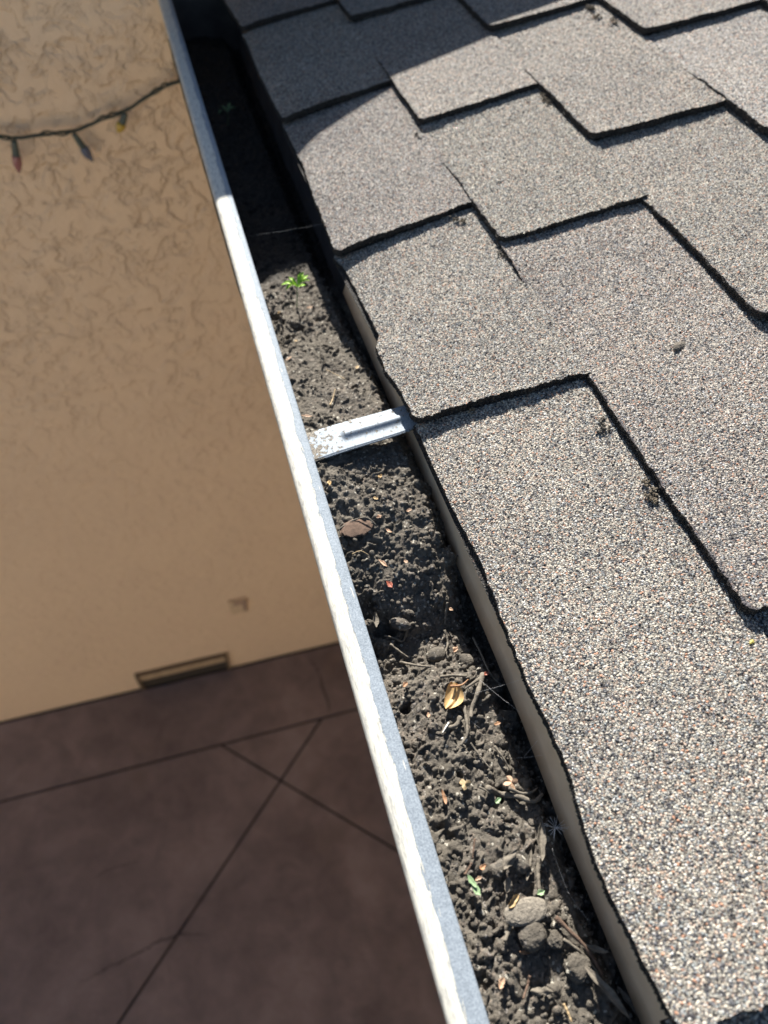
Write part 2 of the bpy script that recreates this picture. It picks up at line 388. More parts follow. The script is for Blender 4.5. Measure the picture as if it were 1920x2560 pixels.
# outlet cover
oc = empty('outlet_cover', (.0, YW, -1.95), 'small faded cover plate low on the tan stucco wall', 'cover plate')
V, F = join([fbox((-.035, YW-.010, -2.0), (.03, YW-.0005, -1.905))]); mesh('plate', V, F, simple('plate_tan', (.60, .45, .29), .7), oc, False)
V, F = join([fbox((-.02, YW-.014, -1.935), (.03, YW-.0105, -1.91)), fbox((.012, YW-.014, -1.985), (.028, YW-.0105, -1.936))]); mesh('hinge', V, F, simple('plate_dark', (.40, .28, .20), .7), oc, False)
gw = mesh('bounce_wall', [(-7, -4.6, ZG-.02), (7, -4.6, ZG-.02), (7, -4.6, -.1), (-7, -4.6, -.1), (-7, -4.8, ZG-.02), (7, -4.8, ZG-.02), (7, -4.8, -.1), (-7, -4.8, -.1)], [(1, 0, 3, 2), (4, 5, 6, 7), (0, 4, 7, 3), (5, 1, 2, 6), (3, 7, 6, 2)], simple('tan_render', (.72, .62, .49), .9, .08, 5, bump=0), None, False, loc=(0, -4.7, ZG))
tag(gw, 'unseen sunlit wall added to bounce warm light onto the stucco building', 'wall')  # out of view, added to throw warm sunlight back onto the stucco
# ------------------------------------------------------------ own house under the roof
hs = empty('house', (1.2, 0, ZG), 'stucco house body under the overhanging shingled roof', 'house')
box('wall', (.62, -3.0, ZG-.01), (1.75, YW-.01, .05), M_ST, hs)
M_SOF = simple('soffit_paint', (.45, .38, .28), .8)
box('soffit', (.186, -3.0, -.115), (.619, YW-.01, -.10), M_SOF, hs)
# ------------------------------------------------------------ shingled roof
def roofz(x): return Z0+MS*(x-X0)
roof = empty('shingle_roof', (X0, .5, Z0), 'weathered grey and tan asphalt shingle roof rising beside the gutter', 'roof')
edge_y = np.array([-.5, -.2, -.06, -.0425, -.0415, -.027, -.003, .022, .035, .058, .08, .10, .125, .15, .189, .236, .27, .322, .358, .372, .408, .433, .465, .477, .539, .588, .606, .612, .666, .725, .788, .866, .942, 1.031, 1.143, 1.282, 1.4])
edge_x = np.array([.163, .163, .163, .163, .1603, .1603, .1585, .1570, .1573, .1590, .1630, .1640, .1628, .1628, .1642, .1677, .1654, .1637, .1645, .1630, .1612, .1575, .1578, .1642, .1642, .1625, .1580, .1570, .1590, .1605, .1643, .1635, .1598, .1590, .1630, .1555, .155])
AH, BH = .0006, .0058
def ss(a, b, x):
    t = np.clip((x-a)/(b-a), 0, 1); return t*t*(3-2*t)
def lumpy(t, sd, sc, amp):
    return (vn(t, np.full_like(t, sd*1.37), sc, sd, 3)-.5)*2*amp
def tone1(o):
    n_ = len(o.data.vertices); a_ = o.data.attributes.new('tone', 'FLOAT_COLOR', 'POINT'); a_.data.foreach_set('color', np.full(n_*4, .9, np.float32))
def tile(course, yn, yf, res, shift0=0., shift1=0., hb=1.0):
    """one exposed shingle tab; yn near cut, yf far cut (slides under the next)"""
    sd = int(course*31+abs(yn)*1000) % 900+3
    nu = max(6, int(EX*1.03/res)); nv = max(6, int((yf-yn+.006)/res))
    u = np.linspace(0, 1.035, nu); v = np.linspace(0, 1, nv)
    U, VV = np.meshgrid(u, v, indexing='ij')
    ynear = yn+shift0+(shift1-shift0)*U+lumpy(u, sd, 9, .0022)[:, None]+lumpy(u, sd+5, 60, .0016)[:, None]
    yfar = yf+.006
    Y = ynear+(yfar-ynear)*VV
    xb = X0+course*EX
    wob = lumpy(Y[0], sd+9, 11, .0022 if course else .0006)+lumpy(Y[0], sd+3, 160, .0012)
    if course == 0: bx_ = np.interp(Y, edge_y, edge_x)+wob[None, :]*.8
    else: bx_ = xb+wob[None, :]
    xt = X0+(course+1)*EX+.004
    # rounded near corner
    cr = np.clip(1-(Y-ynear)/.008, 0, 1)**2*.0035
    Xc = bx_+cr+(xt-bx_-cr)*(U/1.035)
    vv = np.clip((yf-Y)/(yf-yn), 0, 1.05)
    Z = roofz(Xc)+(AH+.0038*ss(.22, .55, vv)+.0052*(1-ss(.06, .2, vv))*((.5 < yf < .6) if course == 1 else 0)+.0035*(1-ss(.03, .10, vv))*((.7 < yf < .8) if course == 1 else 0))*np.clip(1-U, 0, 1)**1.3+BH*hb*vv**1.15+(vn(Xc, Y, 14, sd, 2)-.5)*.0016
    Z += np.where(vv > .93, (vv-.93)*.012*(.5+vn(U, U, 5, sd)), 0)      # lifted lip
    if course == 0:
        dxe = np.clip(1-(Xc-bx_)/.035, 0, 1); Z -= .0045*dxe**2
    G = np.stack([Xc, Y, Z], -1).reshape(-1, 3)
    Fc = grid_faces(nu, nv)
    # skirts: butt side (u=0) and near side (v=0), plus bottom
    sk = .0068+.0006*math.sin(sd); ns = max(3, int(sk/max(res, .0008)))
    parts = [G]; faces = [Fc]; mi = [np.zeros(len(Fc), int)]
    off = len(G)
    def skirt(line, outv, flip):
        nonlocal off
        n = len(line); L = np.repeat(line[:, None, :], ns, 1).copy()
        for j in range(ns):
            t = (j+.0)/(ns-1)
            L[:, j, 2] -= sk*t
            L[:, j, :2] += outv*(.0009*math.sin(t*9+sd)*t-.0006*t)
        L[:, 1:, 0] += RNG.uniform(-.0006, .0006, (n, ns-1)); L[:, 1:, 1] += RNG.uniform(-.0006, .0006, (n, ns-1))
        f = grid_faces(n, ns, off)
        if flip: f = f[:, ::-1]
        parts.append(L.reshape(-1, 3)); faces.append(f); mi.append(np.ones(len(f), int)); off += n*ns
    Gg = G.reshape(nu, nv, 3)
    skirt(Gg[0], np.array([-1, 0]), True); skirt(Gg[:, 0], np.array([0, -1]), False)
    skirt(Gg[-1], np.array([1, 0]), False); skirt(Gg[:, -1], np.array([0, 1]), True)
    bt = Gg[[0, 0, -1, -1], [0, -1, -1, 0]].copy(); bt[:, 2] -= sk
    parts.append(bt); faces.append(np.array([[off, off+1, off+2, off+3]])); mi.append(np.ones(1, int))
    PV = np.concatenate(parts)
    o = mesh('shingle', PV, np.concatenate(faces), [M_GR, M_ED], roof, True, mi=np.concatenate(mi))
    wr = np.zeros(len(PV)); we = np.clip(1-(Xc-bx_)/.009, 0, 1)*.42*(1 if course else .5)+np.clip(1-(Y-ynear)/.006, 0, 1)*.30
    wr[:nu*nv] = we.ravel()
    a_ = o.data.attributes.new('wear', 'FLOAT', 'POINT'); a_.data.foreach_set('value', wr.astype(np.float32))
    rt = np.random.RandomState(sd); b_ = rt.uniform(.80, 1.0); tc_ = np.array([b_*rt.uniform(.985, 1.02), b_, b_*rt.uniform(.985, 1.03), 1])
    if course < 0: tc_[:] = 1
    a_ = o.data.attributes.new('tone', 'FLOAT_COLOR', 'POINT'); a_.data.foreach_set('color', np.tile(tc_, len(PV)).astype(np.float32))
    return o
T = {0: [(-.30, 0, 0), (-.042, .0, .0), (.366, .002, -.006), (.609, -.004, .007), (.888, -.005, .010), (1.165, 0, 0), (1.39, 0, 0)],
     1: [(-.27, 0, 0), (.135, 0, 0), (.5415, -.001, .002), (.785, -.004, .005), (1.086, 0, 0), (1.39, 0, 0)],
     2: [(-.15, 0, 0), (.10, 0, 0), (.355, 0, 0), (.652, .003, -.004), (.942, 0, 0), (1.2, 0, 0), (1.39, 0, 0)],
     3: [(.0, 0, 0), (.28, 0, 0), (.575, 0, 0), (.820, .003, -.004), (1.12, 0, 0), (1.39, 0, 0)],
     4: [(.20, 0, 0), (.50, 0, 0), (.74, 0, 0), (1.0, 0, 0), (1.39, 0, 0)]}
for c_, cuts in T.items():
    for (ya, s0, s1), (yb, _, _) in zip(cuts[:-1], cuts[1:]):
        d = math.hypot((ya+yb)/2, .43)
        res = .00062 if (c_ < 2 and ya < .6 and ya > -.2) else (.0008 if c_ < 3 and ya > .1 and ya < .7 else .0012)
        if (c_ == 0 and ya < -.2) or (c_ == 1 and ya < 0) or (c_ == 2 and ya < .3) or (c_ >= 3 and ya < .5): res = .003
        tile(c_, ya, yb, res, s0, s1)
fl = [RP(*p, .004) for p in ((1796, 650), (1812, 690), (1840, 720), (1860, 742), (1895, 775), (1935, 812))]
V = []; F = []
for i, p in enumerate(smooth_path(fl, 60)):
    w_ = .0045*(.5+.5*math.sin(min(1, i/20)*1.57)); j = random.uniform(-.0006, .0006)
    V += [(p.x-w_*.5+j, p.y, p.z+.0032+.001*math.sin(i*.3)), (p.x+w_*.4, p.y+.001, p.z+.0012), (p.x-w_*.5+j, p.y, p.z+.0012+.001*math.sin(i*.3)), (p.x+w_*.4, p.y+.001, p.z-.001)]
    if i: a0 = 4*i; F += [(a0-4, a0-3, a0+1, a0), (a0-4, a0, a0+2, a0-2), (a0-2, a0+2, a0+3, a0-1)]
mesh('loose_flake', V, F, M_ED, roof, False)
# rest of the roof: deck sheet and upper courses to the ridge, one course strip each
def strip(name, c_, ya, yb):
    xb = X0+c_*EX; xt = xb+EX+.004
    xs = np.linspace(xb, xt, 12); ys = np.linspace(ya, yb, 120)
    Xg, Yg = np.meshgrid(xs, ys, indexing='ij')
    Zg = roofz(Xg)+.0055*(1-(Xg-xb)/EX)+(vn(Xg, Yg, 10, c_+2)-.5)*.002
    G = np.stack([Xg, Yg, Zg], -1).reshape(-1, 3); f = grid_faces(12, 120)
    L = np.stack([np.stack([Xg[0], Yg[0], Zg[0]], -1), np.stack([Xg[0], Yg[0], Zg[0]-.006], -1)], 1).reshape(-1, 3)
    f2 = grid_faces(120, 2, len(G))[:, ::-1]
    o = mesh(name, np.concatenate([G, L]), np.concatenate([f, f2]), [M_GR, M_ED], roof, False, mi=np.concatenate([np.zeros(len(f), int), np.ones(len(f2), int)]))
    tone1(o)
for c_ in range(0, 5):
    strip('shingle_course', c_, -3.0, T[c_][0][0]+.004)
for c_ in range(5, 8): strip('shingle_course', c_, -3.0, YW-.006)
xr_ = X0+8*EX
M_DECK = simple('roof_wood', (.16, .11, .07), .9)
zz = lambda x: roofz(x)-.0085
V = [(X0+.012, -3, zz(X0+.012)), (xr_, -3, zz(xr_)), (xr_, YW-.006, zz(xr_)), (X0+.012, YW-.006, zz(X0+.012))]
V += [(a, b, c-.012) for a, b, c in V]
mesh('roof_deck', V, [(0, 1, 2, 3), (7, 6, 5, 4), (0, 4, 5, 1), (1, 5, 6, 2), (2, 6, 7, 3), (3, 7, 4, 0)], M_DECK, roof, False)
zr = roofz(xr_)+.004
bs_ = mesh('back_slope', [(xr_, -3, zr), (xr_+1.2, -3, zr-.28), (xr_+1.2, YW-.006, zr-.28), (xr_, YW-.006, zr), (xr_, -3, zr-.02), (xr_+1.2, -3, zr-.3), (xr_+1.2, YW-.006, zr-.3), (xr_, YW-.006, zr-.02)], [(0, 1, 2, 3), (7, 6, 5, 4), (0, 4, 5, 1), (1, 5, 6, 2)], M_GR, roof, False); tone1(bs_)
# drip edge / fascia
ys = np.linspace(-.6, .615, 300)
prof = [(.0, .0085), (-.0015, .004), (-.0015, -.034), (-.0040, -.0425), (-.0030, -.044), (.001, -.036), (.0015, .0085)]
xd = .1718
Vd = np.array([[(xd+px_+lumpy(ys, 55, 6, .0012)[i], y, pz_+(lumpy(ys, 51, 7, .0016)[i]+float(np.interp(y, [-.05, .06, .13, .3], [.001, .002, .011, .012])))*(1 if j in (2, 3, 4, 5) else 0)) for j, (px_, pz_) in enumerate(prof)] for i, y in enumerate(ys)])
mesh('drip_edge', Vd.reshape(-1, 3), grid_faces(len(ys), len(prof)), M_DRIP, roof, True)
box('fascia', (.186, -3, -.16), (.206, YW-.01, .004), M_SOF, roof)
# ------------------------------------------------------------ gutter
gut = empty('rain_gutter', (.12, .5, -.1), 'metal rain gutter packed with dry soil along the roof edge', 'gutter')
XL, XR = .0595, .0798
def extrude(name, prof, mat, y0, y1, n, parent, wob=.0002, sm=True, thick=None):
    ys = np.linspace(y0, y1, n)
    dx = (vn(ys, ys*0, 5, 77, 2)-.5)*wob*3; dz = (vn(ys, ys*0+3, 6, 78, 2)-.5)*wob*2
    Vv = np.array([[(a+dx[i], y, b+dz[i]) for a, b in prof] for i, y in enumerate(ys)])
    return mesh(name, Vv.reshape(-1, 3), grid_faces(n, len(prof)), mat, parent, sm)
lip = [(.0795, -.0105), (.0800, -.009), (.0800, -.0016)]
for a in range(1, 5): q = a/5*math.pi/2; lip.append((.0800-.0012*(1-math.cos(q)), -.0016+.0014*math.sin(q)))
lip += [(.0780, .0), (.0745, .0002), (.0700, .0), (.0655, -.0002), (.0630, -.0008), (.0610, -.0020), (.0600, -.0038), (.0597, -.0060), (.0602, -.0085)]
extrude('lip', lip, M_LIP, -.6, YW-.002, 500, gut)
front = [(.0602, -.0085), (.0640, -.012), (.0665, -.014), (.075, -.040), (.082, -.062), (.085, -.085), (.092, -.098), (.098, -.112)]
extrude('front_panel', front, M_GOUT, -.6, YW-.002, 60, gut)
extrude('trough', [(.0612, -.0088), (.0645, -.0125), (.0672, -.0145), (.0757, -.0405), (.0827, -.0625), (.0857, -.0855), (.0927, -.0985), (.0985, -.1115), (.184, -.1115), (.1848, -.02), (.1848, .0)], M_GUT, -.6, YW-.002, 60, gut)
extrude('trough_outside', [(.098, -.1125), (.185, -.1125), (.1855, .0)], M_GOUT, -.6, YW-.002, 20, gut)
ep = [(.0612, -.0088), (.0757, -.0405), (.0827, -.0625), (.0857, -.0855), (.0985, -.1115), (.184, -.1115), (.184, .002), (.08, .002)]
mesh('shade_end_plate', [(a, YW-.004, b) for a, b in ep]+[(a, YW-.003, b) for a, b in ep], [tuple(range(8)), tuple(range(15, 7, -1))]+[(i, i+8, (i+1) % 8+8, (i+1) % 8) for i in range(8)], M_GUT, gut, False)  # dark plate added to give the deep shade at the gutter's far end
box('end_cap', (.0665, -.602, -.112), (.185, -.6005, -.012), M_GOUT, gut)
# hanger strap with pressed rib
A, B, C_, D = P(770, 1082, -.003), P(1010, 1010, .0075), P(786, 1154, -.003), P(1036, 1070, .0075)
A = A+(A-B)*.10; C_ = C_+(C_-D)*.10; B = B+(B-A)*.13; D = D+(D-C_)*.13
nu, nv = 150, 60
V = []
for i in range(nu):
    u = i/(nu-1)
    for j in range(nv):
        v = j/(nv-1)
        p = A.lerp(B, u).lerp(C_.lerp(D, u), v)
        # rib centred on v=.5, u .38-.90
        x_ = max(0, (.36-u)/.035, (u-.905)/.03) if (u < .36 or u > .905) else 0
        dv = (v-.47)/.20; r = math.sqrt(dv*dv+x_*x_)
        z = 0
        if r < 1.6: z = .0027*math.exp(-(r/.66)**2.2)
        z += .0008*math.sin(u*6)
        if v < .05 or v > .95: z -= .0006
        V.append((p.x, p.y, p.z+z))
V = np.array(V); Vb = V.copy(); Vb[:, 2] -= .0012
Fh = grid_faces(nu, nv)[:, ::-1]
rim = [i*nv for i in range(nu)]+[(nu-1)*nv+j for j in range(1, nv)]+[i*nv+nv-1 for i in range(nu-2, -1, -1)]+[j for j in range(nv-2, 0, -1)]
nV = len(V); side = np.array([[rim[i], rim[(i+1) % len(rim)], rim[(i+1) % len(rim)]+nV, rim[i]+nV] for i in range(len(rim))])
hang = mesh('gutter_hanger', np.concatenate([V, Vb]), np.concatenate([Fh, Fh[:, ::-1]+nV, side]), M_HG, None, True, loc=tuple(A))
tag(hang, 'galvanised steel hanger strap with a pressed rib bridging the gutter', 'hanger')
# ------------------------------------------------------------ soil in the gutter
rs = .00075
xs = np.arange(.0655, .1838, rs); ys = np.arange(-.16, 1.39, rs)
SX, SY = np.meshgrid(xs, ys, indexing='ij')
def soil_base(X, Y):
    z = np.interp(Y, [-.2, 0, .14, .178, .198, .218, .238, .262, .29, .33, .40, .46, .54, .60, .64, .68, .8, 1.4], [-.040, -.038, -.035, -.037, -.050, -.052, -.036, -.022, -.014, -.0105, -.0125, -.022, -.034, -.044, -.047, -.056, -.062, -.065])
    z = z+.0065*np.exp(-((Y-.36)/.035)**2-((X-.085)/.028)**2)      # heaped against the hanger foot
    z -= .024*np.clip((X-.155)/.018, 0, 1)**1.2
    z += (vn(X, Y, 28, 5, 3)-.5)*(.015-.012*np.exp(-((Y-.37)/.035)**2))
    return z
SZ = soil_base(SX, SY); SB = SZ.copy()
def stamp(x, y, r, hgt, sq=1.0, pit=False, ang=0, lump=.35):
    i0 = max(0, int((x-r*1.5-xs[0])/rs)); i1 = min(len(xs), int((x+r*1.5-xs[0])/rs)+2)
    j0 = max(0, int((y-r*1.5-ys[0])/rs)); j1 = min(len(ys), int((y+r*1.5-ys[0])/rs)+2)
    if i0 >= i1 or j0 >= j1: return
    X = SX[i0:i1, j0:j1]-x; Y = SY[i0:i1, j0:j1]-y
    ca, sa = math.cos(ang), math.sin(ang)
    a = X*ca+Y*sa; b = (-X*sa+Y*ca)/sq
    th = np.arctan2(b, a); ph = random.uniform(0, 6.28)
    rr_ = r*(1+lump*.35*np.sin(3*th+ph)+lump*.3*np.sin(5*th+ph*2.3))
    d = np.sqrt(a*a+b*b)/rr_
    sub = SZ[i0:i1, j0:j1]
    ci = (min(len(xs)-1, max(0, int((x-xs[0])/rs))), min(len(ys)-1, max(0, int((y-ys[0])/rs))))
    c0 = min(SZ[ci], SB[ci]+.0022)
    if pit: SZ[i0:i1, j0:j1] = sub-hgt*np.clip(1-d**3, 0, 1)
    else:
        top = c0-hgt*.35+hgt*np.sqrt(np.clip(1-d*d, 0, 1))*1.0
        SZ[i0:i1, j0:j1] = np.where(d < 1, np.maximum(sub, top), sub)
def rxy(ya, yb): return random.uniform(.068, .182), random.uniform(ya, yb)
for _ in range(36):
    x, y = rxy(-.12, .40); stamp(x, y, random.uniform(.006, .012), random.uniform(.003, .006), random.uniform(.6, 1), ang=random.uniform(0, 3))
for _ in range(60):
    x, y = rxy(-.14, .75); stamp(x, y, random.uniform(.002, .006), random.uniform(.002, .006), random.uniform(.5, 1), pit=True, ang=random.uniform(0, 3))
for ya, yb, n, r0, r1 in ((-.14, .12, 1500, .001, .0048), (.12, .34, 1800, .0010, .0042), (.34, .47, 700, .001, .003), (.47, .66, 900, .0009, .0030), (.66, 1.35, 1500, .0015, .004)):
    for _ in range(n):
        x, y = rxy(ya, yb); r = r0+(r1-r0)*random.random()**2.2
        stamp(x, y, r, r*random.uniform(.45, 1.15), random.uniform(.6, 1), ang=random.uniform(0, 3))
for px_, py_, r in ((700, 800, .006), (745, 812, .007), (715, 850, .004), (800, 790, .005), (815, 880, .004), (915, 1530, .010), (960, 1560, .009), (1250, 1985, .005), (1015, 1770, .004), (1110, 2300, .004), (640, 780, .006), (690, 785, .007)):
    p = P(px_, py_, -.040 if py_ < 900 else -.036); stamp(p.x, p.y, r*1.1, .013, .8, pit=True, ang=random.uniform(0, 3))
for _ in range(230):                     # buried rootlets
    x, y = rxy(-.12, .66); a = random.uniform(0, 3.14); L = random.uniform(.004, .016); r = random.uniform(.0006, .0013)
    cv = random.uniform(-60, 60)
    for s in np.linspace(-1, 1, int(L*2/(r*.8))+2):
        stamp(x+math.cos(a+cv*s*L)*s*L*.5, y+math.sin(a+cv*s*L)*s*L*.5, r, r*1.6, 1, lump=0)
SZ += (vn(SX, SY, 230, 8, 3)-.5)*.0026
SZ += (vn(SX, SY, 620, 9, 2)-.5)*.0013
def crumbs():
    import bmesh
    bm = bmesh.new(); bmesh.ops.create_icosphere(bm, subdivisions=2, radius=1)
    B = np.array([v.co[:] for v in bm.verts]); FB = np.array([[v.index for v in f.verts] for f in bm.faces]); bm.free()
    Vs = []; Fs = []; n = 0
    for ya, yb, m_, r0, r1 in ((-.14, .16, 1900, .0005, .0024), (.16, .36, 1500, .0005, .0022), (.36, .66, 900, .0004, .0015), (.66, 1.2, 500, .0006, .002)):
        for _ in range(int(m_*1.8)):
            x, y = rxy(ya, yb)
            if vn(np.array([x]), np.array([y]), 45, 33, 2)[0] < .40 and random.random() < .8: continue
            r_ = r0*.8+(r1-r0)*random.random()**4
            i = min(len(xs)-1, max(0, int((x-xs[0])/rs))); j = min(len(ys)-1, max(0, int((y-ys[0])/rs)))
            if .352 < y < .425 and r_ > .0012: continue
            K_ = RNG.normal(size=(3, 3))*1.6; ph = RNG.rand(3)*6
            f_ = 1+.13*np.sin(B@K_+ph).sum(1)
            sc_ = np.array([random.uniform(.75, 1.25), random.uniform(.75, 1.25), random.uniform(.6, 1)])
            Vs.append(B*f_[:, None]*sc_*r_+np.array([x, y, SZ[i, j]+r_*.25])); Fs.append(FB+n); n += len(B)
    return np.concatenate(Vs), np.concatenate(Fs)
CV, CF = crumbs()
SG = np.stack([SX, SY, SZ], -1).reshape(-1, 3); SF = grid_faces(len(xs), len(ys))
SF = np.concatenate([SF[:, [0, 1, 2]], SF[:, [0, 2, 3]], CF+len(SG)])
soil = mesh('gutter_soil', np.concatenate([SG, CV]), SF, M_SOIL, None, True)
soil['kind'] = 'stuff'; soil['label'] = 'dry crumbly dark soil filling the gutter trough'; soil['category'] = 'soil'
def sz(x, y):
    i = min(len(xs)-1, max(0, int((x-xs[0])/rs))); j = min(len(ys)-1, max(0, int((y-ys[0])/rs)))
    return float(SZ[max(0, i-2):i+3, max(0, j-2):j+3].max())
def G_(px_, py_, dz=0.):                # soil point under a photo point
    z = -.04
    for _ in range(5):
        p = P(px_, py_, z); z = sz(p.x, p.y)
    return Vector((p.x, p.y, z+dz))
# ------------------------------------------------------------ litter in the gutter
def twig(name, pts, r0, r1, label, cat='twig', mat=None, dz=.001, branches=(), group=None):
    path = [G_(*p[:2], dz if len(p) < 3 else p[2]) for p in pts]
    gs = [tube_geo(smooth_path(path, 30), lambda t: (r0+(r1-r0)*t)*(1+.12*math.sin(t*23)), 9, .1)]
    for bp, br in branches:
        bpath = [G_(*p[:2], dz if len(p) < 3 else p[2]) for p in bp]
        gs.append(tube_geo(smooth_path(bpath, 16), lambda t: br*(1-.6*t), 8, .1))
    V, F = join(gs)
    return tag(mesh(name, V, F, mat or M_TWIG, None, True, loc=tuple(path[0])), label, cat, group)
twig('twig', [(1205, 1690), (1193, 1735), (1178, 1775), (1175, 1800)], .0019, .0012, 'thick forked grey twig beside the curled yellow seed pod', dz=.0035,
     branches=[([(1200, 1700), (1178, 1715), (1160, 1728)], .0014)])
twig('twig', [(1158, 1770), (1164, 1800), (1166, 1840), (1150, 1868)], .0013, .0008, 'grey rootlet with a bent tip just below the yellow seed pod', dz=.003)
twig('twig', [(1150, 1795), (1140, 1815), (1120, 1822), (1108, 1830)], .0016, .0012, 'short stubby root piece left of the bent rootlet', dz=.002)
twig('root', [(1120, 1812), (1112, 1825), (1104, 1838)], .0007, .0004, 'thin white root tip poking out below the seed pod', 'root', M_ROOT, .004)
twig('root', [(1153, 1850), (1160, 1858), (1166, 1852)], .0011, .0006, 'short pale root tip at the end of the bent rootlet', 'root', M_ROOT, .003)
twig('twig', [(1115, 1520), (1113, 1545), (1111, 1565)], .0009, .0007, 'small upright stick near the shaded dip in the soil', dz=.003)
twig('twig', [(1110, 1580), (1118, 1610), (1112, 1635)], .0009, .0006, 'thin stick below the small upright stick', dz=.003)
twig('twig', [(1038, 1560), (1020, 1575), (1010, 1590), (985, 1598), (960, 1592)], .0010, .0006, 'curved rootlet running left across the cracked soil', dz=.002)
twig('twig', [(1000, 1660), (1040, 1668), (1075, 1672)], .0011, .0007, 'horizontal rootlet right of the orange leaf scrap', dz=.003)
twig('twig', [(1100, 1697), (1130, 1693), (1165, 1695)], .0012, .0008, 'straight root piece above the yellow seed pod', dz=.003)
twig('twig', [(975, 1615), (1000, 1635), (1020, 1650)], .0010, .0006, 'slanting rootlet beside the metal lip', dz=.003)
twig('twig', [(1235, 1868), (1255, 1895), (1275, 1930)], .0009, .0005, 'slim rootlet slanting down the soil toward the star shaped scrap', dz=.002)
twig('twig', [(1175, 1860), (1200, 1895), (1225, 1925)], .0007, .0004, 'hair thin rootlet left of the slim slanting rootlet', dz=.002)
twig('twig', [(1215, 1975), (1250, 1990), (1290, 1995), (1330, 2008), (1352, 1990)], .0021, .0012, 'curved soil coated stick lying crosswise under the star shaped scrap', dz=.004,
     branches=[([(1268, 1975), (1300, 1988), (1325, 1985), (1340, 1975)], .0012), ([(1195, 1972), (1210, 1980), (1222, 1990)], .0008)])
twig('twig', [(1385, 2295), (1420, 2330), (1455, 2365), (1480, 2400), (1500, 2440)], .0015, .0009, 'long brown stick running along the shaded side of the gutter', dz=.0035, mat=M_BARK)
twig('twig', [(1405, 2350), (1440, 2375), (1470, 2405), (1495, 2445)], .0009, .0006, 'thinner stick just left of the long brown stick', dz=.003, mat=M_TWIG)
twig('twig', [(1322, 2440), (1316, 2465), (1305, 2498)], .0008, .0006, 'dark curved stick at the bottom of the gutter', dz=.003, mat=M_BARK)
twig('twig', [(1185, 2100), (1182, 2125), (1180, 2150)], .0007, .0004, 'short dark stick among crumbs above the green seed leaves', dz=.003, mat=M_BARK)
twig('twig', [(1160, 2190), (1172, 2170), (1178, 2160)], .0008, .0006, 'stub of dark stick touching the green seed leaves', dz=.003, mat=M_BARK)
twig('twig', [(1275, 2302), (1268, 2330), (1258, 2355)], .0013, .0010, 'soil coated prop stick left of the round clod', dz=.004)
twig('twig', [(1345, 2150), (1342, 2185), (1346, 2230)], .0015, .0011, 'thick upright root stub right of the rolled dry leaf', dz=.003)
twig('twig', [(845, 1330), (880, 1308), (915, 1302), (940, 1318)], .0006, .0005, 'thin arched rootlet over the piece of brown bark', dz=.003)
twig('twig', [(1180, 1600), (1200, 1640), (1215, 1675), (1235, 1705), (1255, 1720)], .0008, .0004, 'long thin stick in the roof edge shadow', dz=.004)
twig('twig', [(1405, 2510), (1415, 2530), (1425, 2556)], .0008, .0006, 'pale stick end at the very bottom of the gutter', dz=.003, mat=M_STRAW)
twig('straw', [(825, 1018), (832, 1000), (838, 978)], .0007, .0005, 'pale straw bit upright in the soil above the hanger', 'straw', M_STRAW, .0025)
twig('straw', [(815, 928), (840, 940), (862, 950)], .0004, .0003, 'fine straw across the sunlit soil above the upright straw', 'straw', M_STRAW, .002)
twig('straw', [(880, 1390), (900, 1385), (920, 1390)], .0004, .0003, 'fine tan straw near the brown bark piece', 'straw', M_STRAW, .002)
def leaf(name, c, L, W, ang, mat, label, cat='leaf', curl=.5, fold=.3, lift=.0025, tilt=0., tip=1.0, stem=None, n=22, mth=12, group=None, rough=0.):
    """leaf blade: c photo point, ang in-plane direction, curl lengthwise bend (radians), fold across"""
    b = G_(*c, lift) if len(c) == 2 else Vector(c)
    if name == 'dry_leaf': L *= .8; W *= .8
    if name == 'rolled_leaf': L *= .85; W *= .75
    V = []; F = []; ca, sa = math.cos(ang), math.sin(ang); ph = random.uniform(0, 6)
    for i in range(n):
        t = i/(n-1); s = (t-.5)*L
        th = curl*(t-.5)*2
        if abs(curl) > .01: R_ = L/(2*curl); lx = R_*math.sin(th); lz = R_*(1-math.cos(th))
        else: lx = s; lz = 0
        wd = W*.5*(math.sin(math.pi*min(1, t*1.02+.01))**.75)*(1-.25*t*tip)
        for j in range(mth):
            q = j/(mth-1)*2-1
            y = q*wd*(1+.20*math.sin(8*t+ph+(1.3 if q > 0 else 0))+.10*math.sin(21*t+ph*2)); z = lz+abs(q)*wd*fold+rough*W*.1*math.sin(9*t+ph+q*3)
            y2, z2 = y*math.cos(tilt)-z*math.sin(tilt), y*math.sin(tilt)+z*math.cos(tilt)
            V.append((b.x+lx*ca-y2*sa, b.y+lx*sa+y2*ca, b.z+z2))
    F = [(i*mth+j, (i+1)*mth+j, (i+1)*mth+j+1, i*mth+j+1) for i in range(n-1) for j in range(mth-1)]
    nV = len(V); V += [(x, y, z-.00022) for x, y, z in V]
    F += [tuple(k_+nV for k_ in reversed(f)) for f in F]
    for i in range(n-1): F += [(i*mth+nV, (i+1)*mth+nV, (i+1)*mth, i*mth), (i*mth+mth-1, (i+1)*mth+mth-1, (i+1)*mth+mth-1+nV, i*mth+mth-1+nV)]
    if stem:
        sp = [Vector(V[0])]+[G_(*p, .003) for p in stem]
        V, F = join([(V, F), tube_geo(smooth_path(sp, 8), lambda t: .0006*(1-.5*t), 6)])
    o = mesh(name, V, F, mat, None, True, loc=tuple(b))
    return tag(o, label, cat, group)
